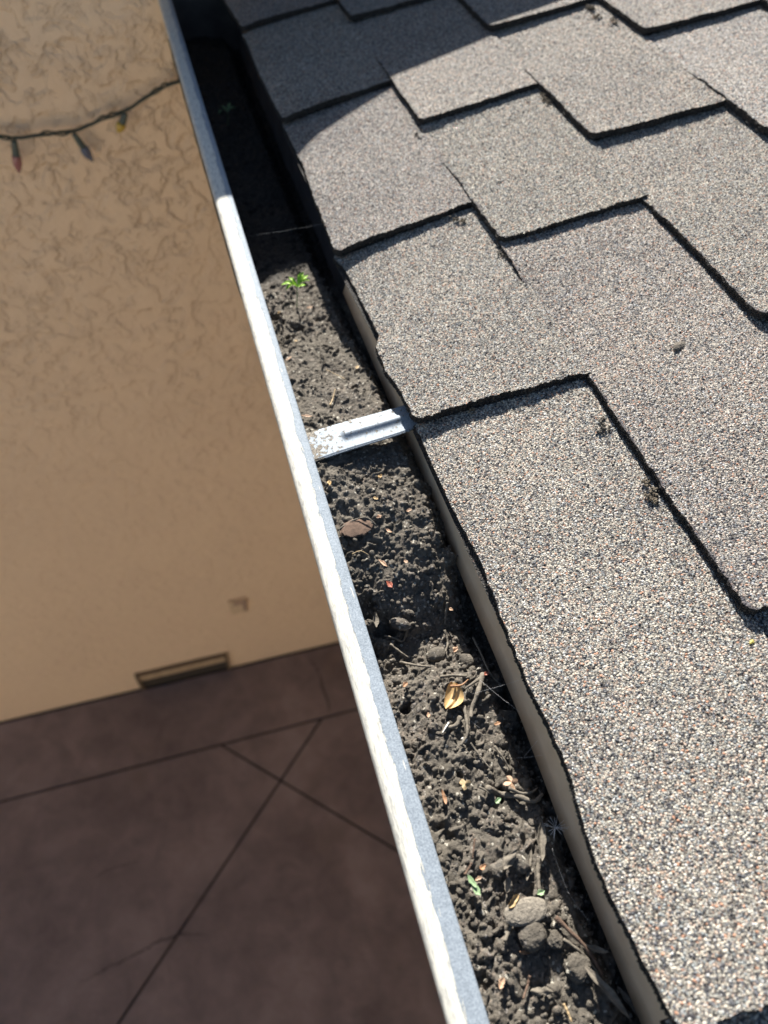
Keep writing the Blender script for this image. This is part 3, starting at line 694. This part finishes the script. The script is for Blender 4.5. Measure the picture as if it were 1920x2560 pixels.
# curled yellow pod: a cupped blade with a reddish stalk
def pod():
    b = G_(1122, 1748, .005); root_ = empty('seed_pod', tuple(b), 'curled pale yellow seed pod with a reddish stalk on the soil', 'seed pod')
    V = []; n, m_ = 26, 18; L, W = .0200, .0150; pd = G_(1124, 1778)-G_(1140, 1725); ang = math.atan2(pd.y, pd.x)
    ca, sa = math.cos(ang), math.sin(ang)
    for i in range(n):
        t = i/(n-1); wd = W*.5*math.sin(math.pi*(t*.97+.03))**.6*(1-.15*t)
        for j in range(m_):
            q = j/(m_-1)*2-1
            lx = (t-.5)*L; y = math.sin(q*1.15)*wd; z = (1-math.cos(q*1.15))*wd*.9-.003*math.sin(math.pi*t)+.0022*math.exp(-(q/.15)**2)
            y += .003*math.sin(t*3.1)
            V.append((b.x+lx*ca-y*sa, b.y+lx*sa+y*ca, b.z+z))
    F = [(i*m_+j, (i+1)*m_+j, (i+1)*m_+j+1, i*m_+j+1) for i in range(n-1) for j in range(m_-1)]
    nV = len(V); V += [(x, y, z-.0004) for x, y, z in V]; F += [tuple(k_+nV for k_ in reversed(f)) for f in F]
    mesh('husk', V, F, M_TAN, root_, True)
    tube('stalk', [b+Vector((.002, .005, .003)), G_(1150, 1722, .006), G_(1168, 1706, .005)], .0011, .0004, M_ORG, root_)
pod()
leaf('dry_leaf', (1275, 2256), .013, .006, .5, M_TAN, 'folded tan leaf leaning on the flat pale stone', curl=.5, fold=.9, lift=.008, tilt=.4)
leaf('dry_leaf', (1322, 2384), .018, .0048, .15, M_PEACH, 'crescent shaped peach leaf tucked under the round clod', curl=1.25, fold=.8, lift=.002, tilt=-.9)
leaf('dry_leaf', (1252, 2458), .008, .005, .8, M_PEACH, 'small peach leaf scrap on bare soil low in the gutter', curl=.5, fold=.5, lift=.002)
leaf('dry_leaf', (1104, 1998), .0125, .0048, 1.5, M_ORG, 'upright orange brown leaf beside the metal lip', curl=.5, fold=.9, lift=.0045, tilt=.6)
leaf('dry_leaf', (1205, 2170), .007, .004, .3, M_ORG, 'tiny orange leaf curl above the green seed leaves', curl=.9, fold=.4, lift=.003)
leaf('dry_leaf', (1195, 2198), .006, .003, .1, M_PEACH, 'tiny peach scrap between the orange curl and the green seed leaves', curl=.3, fold=.4, lift=.002)
leaf('dry_leaf', (1012, 1716), .0062, .0045, .6, M_ORG, 'orange leaf scrap left of the yellow seed pod', curl=.6, fold=.5, lift=.003)
leaf('dry_leaf', (1137, 1628), .0075, .0055, .9, M_PEACH, 'rough peach flake above the yellow seed pod', curl=.4, fold=.6, lift=.003, rough=1)
leaf('dry_leaf', (1125, 1530), .0045, .0035, 2.4, M_PEACH, 'peach crumb at the edge of the shaded dip', curl=.4, fold=.6, lift=.004)
leaf('dry_leaf', (1212, 1693), .0055, .0035, .4, M_RED, 'small red brown scrap on top of the forked twig', curl=.5, fold=.5, lift=.006)
leaf('dry_leaf', (1070, 1790), .005, .0032, 1.3, M_PEACH, 'pale orange speck below left of the yellow seed pod', curl=.5, fold=.5, lift=.002)
leaf('dry_leaf', (1242, 1812), .0065, .0036, .0, M_ORG, 'flat orange scrap right of the bent rootlet', curl=.5, fold=.3, lift=.002)
leaf('dry_leaf', (972, 1468), .0095, .0055, 1.9, M_RED, 'shaded red brown leaf in the dip of the soil', curl=.5, fold=.5, lift=.004)
leaf('dry_leaf', (956, 1415), .0115, .0038, 2.1, M_PEACH, 'slender pink tan leaf above the shaded dip', curl=.2, fold=.6, lift=.004)
leaf('dry_leaf', (1013, 1411), .0045, .0040, 2.1, M_PEACH, 'round peach crumb right of the slender leaf', curl=.4, fold=.3, lift=.004)
leaf('dry_leaf', (970, 1335), .0085, .003, 2.2, M_PEACH, 'thin curled peach leaf right of the bark piece', curl=.8, fold=.5, lift=.004)
leaf('dry_leaf', (946, 1306), .0062, .0045, .3, M_PEACH, 'jagged peach flake above the bark piece', curl=.4, fold=.5, lift=.004, rough=1)
leaf('dry_leaf', (1022, 1282), .0060, .0035, .2, M_PEACH, 'pale peach chip near the roof shadow below the hanger', curl=.4, fold=.5, lift=.003)
leaf('dry_leaf', (938, 1252), .0055, .0035, 2.4, M_TAN, 'slim tan chip above the jagged peach flake', curl=.4, fold=.5, lift=.003)
leaf('dry_leaf', (823, 1213), .0065, .0048, 1.7, M_TAN, 'tan chip just below the left end of the hanger', curl=.4, fold=.5, lift=.003, rough=1)
leaf('dry_leaf', (950, 1197), .0060, .0040, .6, M_TAN, 'tan chip just below the middle of the hanger', curl=.4, fold=.5, lift=.003, rough=1)
leaf('dry_leaf', (768, 1046), .012, .0035, -.3, M_PEACH, 'pink tan leaf sliver above the left end of the hanger', curl=.3, fold=.5, lift=.003)
leaf('dry_leaf', (893, 928), .006, .004, .9, M_TAN, 'tan chip by the roof shadow above the hanger', curl=.3, fold=.5, lift=.003)
leaf('dry_leaf', (740, 858), .005, .0035, .2, M_TAN, 'tan chip in the rough soil below the seedling', curl=.3, fold=.5, lift=.003)
leaf('dry_leaf', (698, 788), .007, .005, .8, M_STRAW, 'yellowish crumb left of the seedling foot', curl=.3, fold=.7, lift=.003, rough=1)
leaf('dry_leaf', (775, 775), .009, .004, .2, M_PEACH, 'pinkish leaf scrap right of the seedling foot', curl=.4, fold=.5, lift=.003)
leaf('dry_leaf', (722, 900), .010, .0028, .6, M_PEACH, 'pinkish sliver in the soil beside the lip above the hanger', curl=.2, fold=.5, lift=.002)
# rolled leaves
leaf('rolled_leaf', (1345, 2105), .030, .0085, 1.15, M_TWIG, 'long soil grey rolled leaf pod near the dandelion seed', curl=.35, fold=.9, lift=.006, tilt=.2)
leaf('rolled_leaf', (1318, 2165), .022, .0042, 1.0, M_TWIG, 'narrow grey tail of rolled leaf below the long pod', curl=.3, fold=.8, lift=.004)
leaf('rolled_leaf', (1510, 2480), .040, .0075, -1.15, M_TWIG, 'long grey strip leaf half in shadow at the bottom', curl=-.2, fold=.4, lift=.006)
leaf('rolled_leaf', (1575, 2520), .030, .0060, -1.2, M_TWIG, 'shaded strip leaf against the drip edge at the bottom', curl=.2, fold=.4, lift=.006)
leaf('rolled_leaf', (1480, 2375), .020, .0050, -.5, M_TWIG, 'shaded curled leaf beside the long brown stick', curl=.3, fold=.4, lift=.005)
leaf('rolled_leaf', (935, 1560), .016, .0075, 1.3, M_TWIG, 'curled grey leaf standing by the lip below the dip', curl=.6, fold=.8, lift=.005, tilt=.6)
leaf('rolled_leaf', (1352, 2480), .016, .007, -.3, M_TWIG, 'crumpled grey leaf in cracked soil at the bottom', curl=-.4, fold=-.6, lift=.005, rough=1)
leaf('rolled_leaf', (1265, 2215), .012, .006, 1.0, M_TWIG, 'bent grey leaf above the folded tan leaf', curl=.7, fold=.6, lift=.004)
leaf('rolled_leaf', (1270, 2155), .018, .008, .6, M_TWIG, 'broad crumpled grey leaf among clods', curl=.5, fold=-.5, lift=.006, rough=1)
# star scraps
def star(c, r, n, mat, label, seed):
    random.seed(seed); b = G_(*c, .0035); V = [(b.x, b.y, b.z+.001)]; F = []
    m_ = n*6
    for k_ in range(m_):
        a = k_/m_*2*math.pi; q = r*(.38+.62*abs(math.cos(a*n/2))**1.5)*random.uniform(.85, 1.1)
        V.append((b.x+math.cos(a)*q, b.y+math.sin(a)*q, b.z+.0012*math.sin(a*2)))
    F = [(0, 1+k_, 1+(k_+1) % m_) for k_ in range(m_)]
    nV = len(V); V += [(x, y, z-.0008) for x, y, z in V]; F += [tuple(i+nV for i in reversed(f)) for f in F]
    F += [(1+k_+nV, 1+(k_+1) % m_+nV, 1+(k_+1) % m_, 1+k_) for k_ in range(m_)]
    return tag(mesh('dried_flower_scrap', V, F, mat, None, False, loc=tuple(b)), label, 'flower scrap')
star((1275, 1960), .0052, 4, M_PEACH, 'star shaped peach scrap above the crosswise stick', 3)
star((1160, 1965), .0042, 3, M_STRAW, 'small tan flower scrap left of the star shaped one', 5)
# bark
def blob(name, c, dims, mat, label, cat, ang=0, seed=1, rough=.18, lift=0., sub=4, sq=2.0, parent=None, world=None, lobes=5):
    import bmesh
    bm = bmesh.new(); bmesh.ops.create_icosphere(bm, subdivisions=sub, radius=1)
    b = Vector(world) if world is not None else G_(*c, lift)
    rs_ = np.random.RandomState(seed); K = rs_.normal(size=(lobes, 3))*2.0; PH = rs_.rand(lobes)*6.28
    K2 = rs_.normal(size=(8, 3))*7; K3 = rs_.normal(size=(8, 3))*16; P2 = rs_.rand(8)*6.28
    ca, sa = math.cos(ang), math.sin(ang); V = []
    for v in bm.verts:
        p = np.array(v.co); f = 1+rough*sum(math.sin(K[i]@p+PH[i]) for i in range(lobes))/lobes*1.6+rough*.35*sum(math.sin(K2[i]@p+P2[i]) for i in range(8))/8*1.6
        q = np.sign(p)*np.abs(p)**(2/sq if sq != 2 else 1); q = q*f*(1+rough*.30*sum(math.sin(K3[i]@p+P2[i]) for i in range(8))/8*1.6)
        x, y, z = q[0]*dims[0]/2, q[1]*dims[1]/2, q[2]*dims[2]/2
        V.append((b.x+x*ca-y*sa, b.y+x*sa+y*ca, b.z+z))
    F = [tuple(v.index for v in f.verts) for f in bm.faces]; bm.free()
    o = mesh(name, V, F, mat, parent, True, loc=None if parent else tuple(b))
    if label: tag(o, label, cat)
    return o
blob('bark_piece', (892, 1322), (.026, .016, .003), M_BARK, 'flat dark brown bark piece lying in the soil', 'bark', .1, 4, .25, .002)
blob('stone', (1308, 2284), (.0255, .0140, .0045), M_STONE, 'flat pale grey gritty stone resting on clods', 'stone', -.08, 12, .10, .007, 5, 2.4)
blob('soil_clod', (1326, 2342), (.0165, .0145, .011), M_SOIL, 'round dark clod just below the flat pale stone', 'clod', .3, 14, .13, .004, 5)
blob('soil_clod', (1440, 2420), (.014, .013, .008), M_SOIL, 'angular clod beside the long brown stick', 'clod', .6, 21, .22, .002, 5, 2.6)
blob('soil_clod', (1385, 2350), (.010, .010, .007), M_SOIL, 'small clod between the round clod and the long stick', 'clod', .2, 23, .2, .002, 5)
blob('soil_clod', (1165, 1655), (.010, .012, .008), M_SOIL, 'smooth grey clod in the soil by the roof shadow', 'clod', .6, 25, .15, .003, 4)
blob('soil_clod', (1000, 1565), (.016, .009, .007), M_SOIL, 'leaf shaped clod just below the shaded dip', 'clod', -.5, 26, .15, .003, 4)
blob('soil_clod', (1090, 1640), (.016, .010, .008), M_SOIL, 'low clod left of the rough peach flake', 'clod', .1, 27, .2, .002, 4)
blob('soil_clod', (1300, 2160), (.009, .010, .007), M_SOIL, 'pitted clod left of the rolled leaf tail', 'clod', .8, 28, .2, .002, 4)
blob('soil_clod', (1245, 2175), (.010, .009, .007), M_SOIL, 'broken clod beside the tiny orange leaf curl', 'clod', .8, 29, .25, .002, 4)
blob('seed', (1362, 2102), (.0035, .0045, .0025), M_STONE, 'small pale round seed beside the dandelion seed', 'seed', .5, 31, .05, .006, 3)
# seedlings
def seedling(base, tips, label, mat, hgt, stem_r=.0006, scale=1.0):
    b = G_(*base, 0); e_ = empty('seedling', tuple(b), label, 'seedling', 'seedlings growing in the gutter')
    top = b+Vector((0.001, -.001, hgt))
    tube('stem', [b, b+Vector((.001, .0005, hgt*.5)), top], stem_r, stem_r*.8, M_PALEG if mat is M_GREEN else mat, e_, 7, .03, 12)
    for (dx, dy, dz, L, W, an, droop) in tips:
        V = []; n, m_ = 14, 7
        for i in range(n):
            t = i/(n-1); r = t*L*scale; wd = W*scale*.5*math.sin(math.pi*min(1, t*.94+.05))**.8
            px_ = top.x+dx*scale+math.cos(an)*r; py_ = top.y+dy*scale+math.sin(an)*r
            pz_ = top.z+dz*scale+.9*r*(1-t*droop)
            for j in range(m_):
                q = j/(m_-1)*2-1
                V.append((px_-math.sin(an)*q*wd, py_+math.cos(an)*q*wd, pz_+abs(q)*wd*.5+.0003*math.sin(t*14)))
        F = [(i*m_+j, (i+1)*m_+j, (i+1)*m_+j+1, i*m_+j+1) for i in range(n-1) for j in range(m_-1)]
        mesh('leaf', V, F, mat, e_, True)
    return e_
LV = [(0, 0, 0, .015, .005, .5, .5), (0, 0, 0, .016, .0055, 2.9, .9), (.001, 0, .001, .012, .0045, 1.1, .3), (0, 0, .001, .011, .004, 2.2, .5),
      (.004, .001, .003, .010, .0045, .2, 1.0), (-.005, 0, .002, .009, .004, -2.6, 1.2), (0, -.001, 0, .009, .004, -.6, .4), (.002, .002, .003, .010, .004, .8, .2)]
seedling((742, 768), LV, 'bright yellow green seedling standing in the sunlit soil', M_GREEN, .026)
seedling((570, 320), [(a, b, c, d*1.0, e_, f_, g_) for a, b, c, d, e_, f_, g_ in LV[2:6]], 'dim green seedling in the deep shade of the gutter', simple('seedling_painted_shade', (.07, .12, .04)), .018)  # shade painted into this seedling as a darker leaf colour
leaf('seed_leaf', (1176, 2207), .0085, .0036, 1.9, M_PALEG, 'upper pale green seed leaf near the lip', 'seed leaf', curl=.3, fold=.3, lift=.005)
leaf('seed_leaf', (1186, 2228), .0075, .0042, 2.0, M_PALEG, 'lower rounded pale green seed leaf near the lip', 'seed leaf', curl=.3, fold=.3, lift=.005)
leaf('seed_leaf', (1346, 2236), .0055, .0034, .1, M_PALEG, 'tiny green sprout at the foot of the thick root stub', 'sprout', curl=.5, fold=.6, lift=.006)
leaf('seed_leaf', (1242, 2006), .0050, .0034, .4, M_PALEG, 'tiny pale green sprout under the crosswise stick', 'sprout', curl=.5, fold=.6, lift=.004)
# dandelion seed
b = G_(1378, 2080, .010)
gs = []
for k_ in range(16):
    a = k_*2.4; el = random.uniform(-.2, 1.1); L = random.uniform(.006, .010)
    d = Vector((math.cos(a)*math.cos(el), math.sin(a)*math.cos(el), math.sin(el)))
    gs.append(tube_geo([b, b+d*L*.5, b+d*L+Vector((0, 0, -.001))], lambda t: .00009, 4))
gs.append(tube_geo([b, b+Vector((-.001, -.003, -.004)), b+Vector((-.001, -.004, -.007))], lambda t: .0003, 5))
V, F = join(gs); tag(mesh('dandelion_seed', V, F, M_SILK, None, True, loc=tuple(b)), 'white fluffy dandelion seed at the edge of the roof shadow', 'seed')
# spider threads
def web(lines, label):
    gs = []
    for (x1, y1, z1, x2, y2, z2) in lines:
        a = P(x1, y1, z1); c = P(x2, y2, z2); mid = (a+c)/2+Vector((0, 0, -.001))
        gs.append(tube_geo(smooth_path([a, mid, c], 10), lambda t: .00004, 4))
    V, F = join(gs); return tag(mesh('cobweb', V, F, M_SILK, None, True, loc=tuple(P(*lines[0][:3]))), label, 'cobweb')
web([(1180, 1735, -.02, 1330, 1690, .0), (1200, 1700, -.02, 1300, 1780, -.01), (1140, 1770, -.03, 1200, 1820, -.03), (1270, 1600, -.02, 1320, 1720, 0), (1260, 1650, -.01, 1290, 1640, -.01)], 'fine cobweb threads across the shadow by the seed pod')
web([(1290, 1895, -.03, 1355, 1888, -.01), (1310, 1892, -.025, 1345, 1850, -.01)], 'short cobweb threads above the dandelion seed')
web([(1380, 2120, -.02, 1420, 2230, -.03), (1420, 2230, -.03, 1470, 2300, -.03)], 'long cobweb thread hanging below the dandelion seed')
web([(620, 590, -.03, 815, 558, .002)], 'single cobweb thread across the shaded gutter')
# debris on the roof
def clump(pts, size, label, seed, mat=None):
    gs = []; random.seed(seed); import bmesh
    for (x, y) in pts:
        c = RP(x, y, .0025)
        for _ in range(22):
            bm = bmesh.new(); bmesh.ops.create_icosphere(bm, subdivisions=2, radius=1)
            r = size*random.uniform(.10, .36); off = Vector((random.gauss(0, size*.5), random.gauss(0, size*.5), random.uniform(-.3, .5)*size))
            V = [c+off+Vector((v.co.x*r*random.uniform(.7, 1.1), v.co.y*r*random.uniform(.7, 1.1), v.co.z*r*.8*random.uniform(.7, 1.1))) for v in bm.verts]
            gs.append((V, [tuple(v.index for v in f.verts) for f in bm.faces])); bm.free()
    V, F = join(gs); return tag(mesh('debris_clump', V, F, mat or M_MOSS, None, False, loc=tuple(RP(*pts[0]))), label, 'debris')
clump([(1622, 1205), (1630, 1225), (1636, 1250), (1628, 1240)], .0042, 'olive grey crumb clump caught in the long shingle edge', 1)
clump([(1505, 1050), (1512, 1070), (1500, 1078)], .0032, 'dark crumbs caught below a shingle corner', 2, M_CLOD)
clump([(1140, 548), (1158, 552)], .0036, 'gritty clump wedged where two shingle cuts meet', 3)
clump([(1358, 238), (1372, 255), (1362, 246)], .0036, 'yellowish crumb clump in the upper shingle cut', 4)
clump([(1475, 20), (1495, 40), (1535, 55)], .0060, 'cluster of brown crumbs on the top shingle edge', 5)
clump([(1250, 632), (1262, 640)], .0034, 'dark crumb at the tip of the middle shingle corner', 6, M_CLOD)
clump([(1180, 1024)], .0030, 'small crumb under the lower shingle edge', 7)
clump([(1050, 345), (1044, 335)], .0032, 'dark crumbs at a shingle corner near the shadow', 8, M_CLOD)
blob('dark_chip', None, (.016, .007, .0035), M_CLOD, 'dark pointed chip standing in for a dark hole in the shingle', 'bark chip', .35, 41, .3, world=RP(1695, 866, .0045), sub=4)  # raised dark blob added in place of a dark hole
blob('dark_chip', None, (.004, .003, .002), M_CLOD, 'tiny dark speck on the shingle right of the middle step', 'bark chip', .35, 42, .3, world=RP(1308, 803, .003), sub=3)
for k_, (x, y, lb) in enumerate([(1725, 327, 'tiny yellow petal scrap on the upper right shingle'), (1880, 1605, 'tiny yellow green scrap below the right shingle corner')]):
    blob('petal_scrap', None, (.0035, .0022, .001), simple('yellow_scrap', (.40, .34, .08), .6), lb, 'petal', .6, 50+k_, .4, world=RP(x, y, .004), sub=3)
# ------------------------------------------------------------ string lights
def WP(px_, py_, y=YW-.03):
    v = Matrix(CR) @ Vector(((px_/1.1573-829.5), -(py_/1.1573-1106.0), -1536.4))
    return Vector((0, 0, H))+v*(y/v.y)
cord = [WP(-260, 318), WP(-120, 338), WP(0, 341), WP(40, 345), WP(110, 336), WP(190, 325), WP(255, 298), WP(310, 278), WP(370, 240), WP(420, 212), WP(452, 200), WP(540, 150)]
sl_ = empty('string_lights', tuple(cord[2]), 'green wired string of small coloured bulbs hanging before the stucco wall', 'string lights')
base_path = smooth_path(cord, 200)
gs = []
for w_ in range(3):
    pp = []; ph = w_*2.1
    for i, p in enumerate(base_path):
        am = .0014+.0034*max(0, math.sin(i*.17+w_*.9))**4
        pp.append(p+Vector((0, math.sin(i*.2+ph)*am, math.cos(i*.2+ph)*am)))
    gs.append(tube_geo(pp, lambda t: .0017, 6))
V, F = join(gs); mesh('cord', V, F, M_WIRE, sl_, True)
def bulb(top, mid, tip, mat, lb):
    a, b_, c = WP(*top), WP(*mid), WP(*tip)
    so_ = tube_geo(smooth_path([a, a.lerp(b_, .5), b_], 8), lambda t: .0046+.0016*t, 12); V, F = so_
    s_ = mesh('socket', V, F, M_SOCK, sl_, True)
    prof = lambda t: max(.0003, .0083*math.sin(math.pi*(.30+.70*t))**.85)
    V, F = tube_geo(smooth_path([b_, b_.lerp(c, .5), c], 16), prof, 14)
    o = mesh('bulb', V, F, mat, sl_, True); o['label'] = lb
bulb((35, 352), (40, 388), (48, 434), M_BR, 'faded red bulb')
bulb((184, 334), (208, 368), (233, 405), M_BB, 'dark blue bulb')
bulb((313, 284), (305, 308), (294, 332), M_BY, 'yellow bulb')
bulb((-80, 352), (-82, 388), (-84, 432), M_BY, 'yellow bulb outside the view')
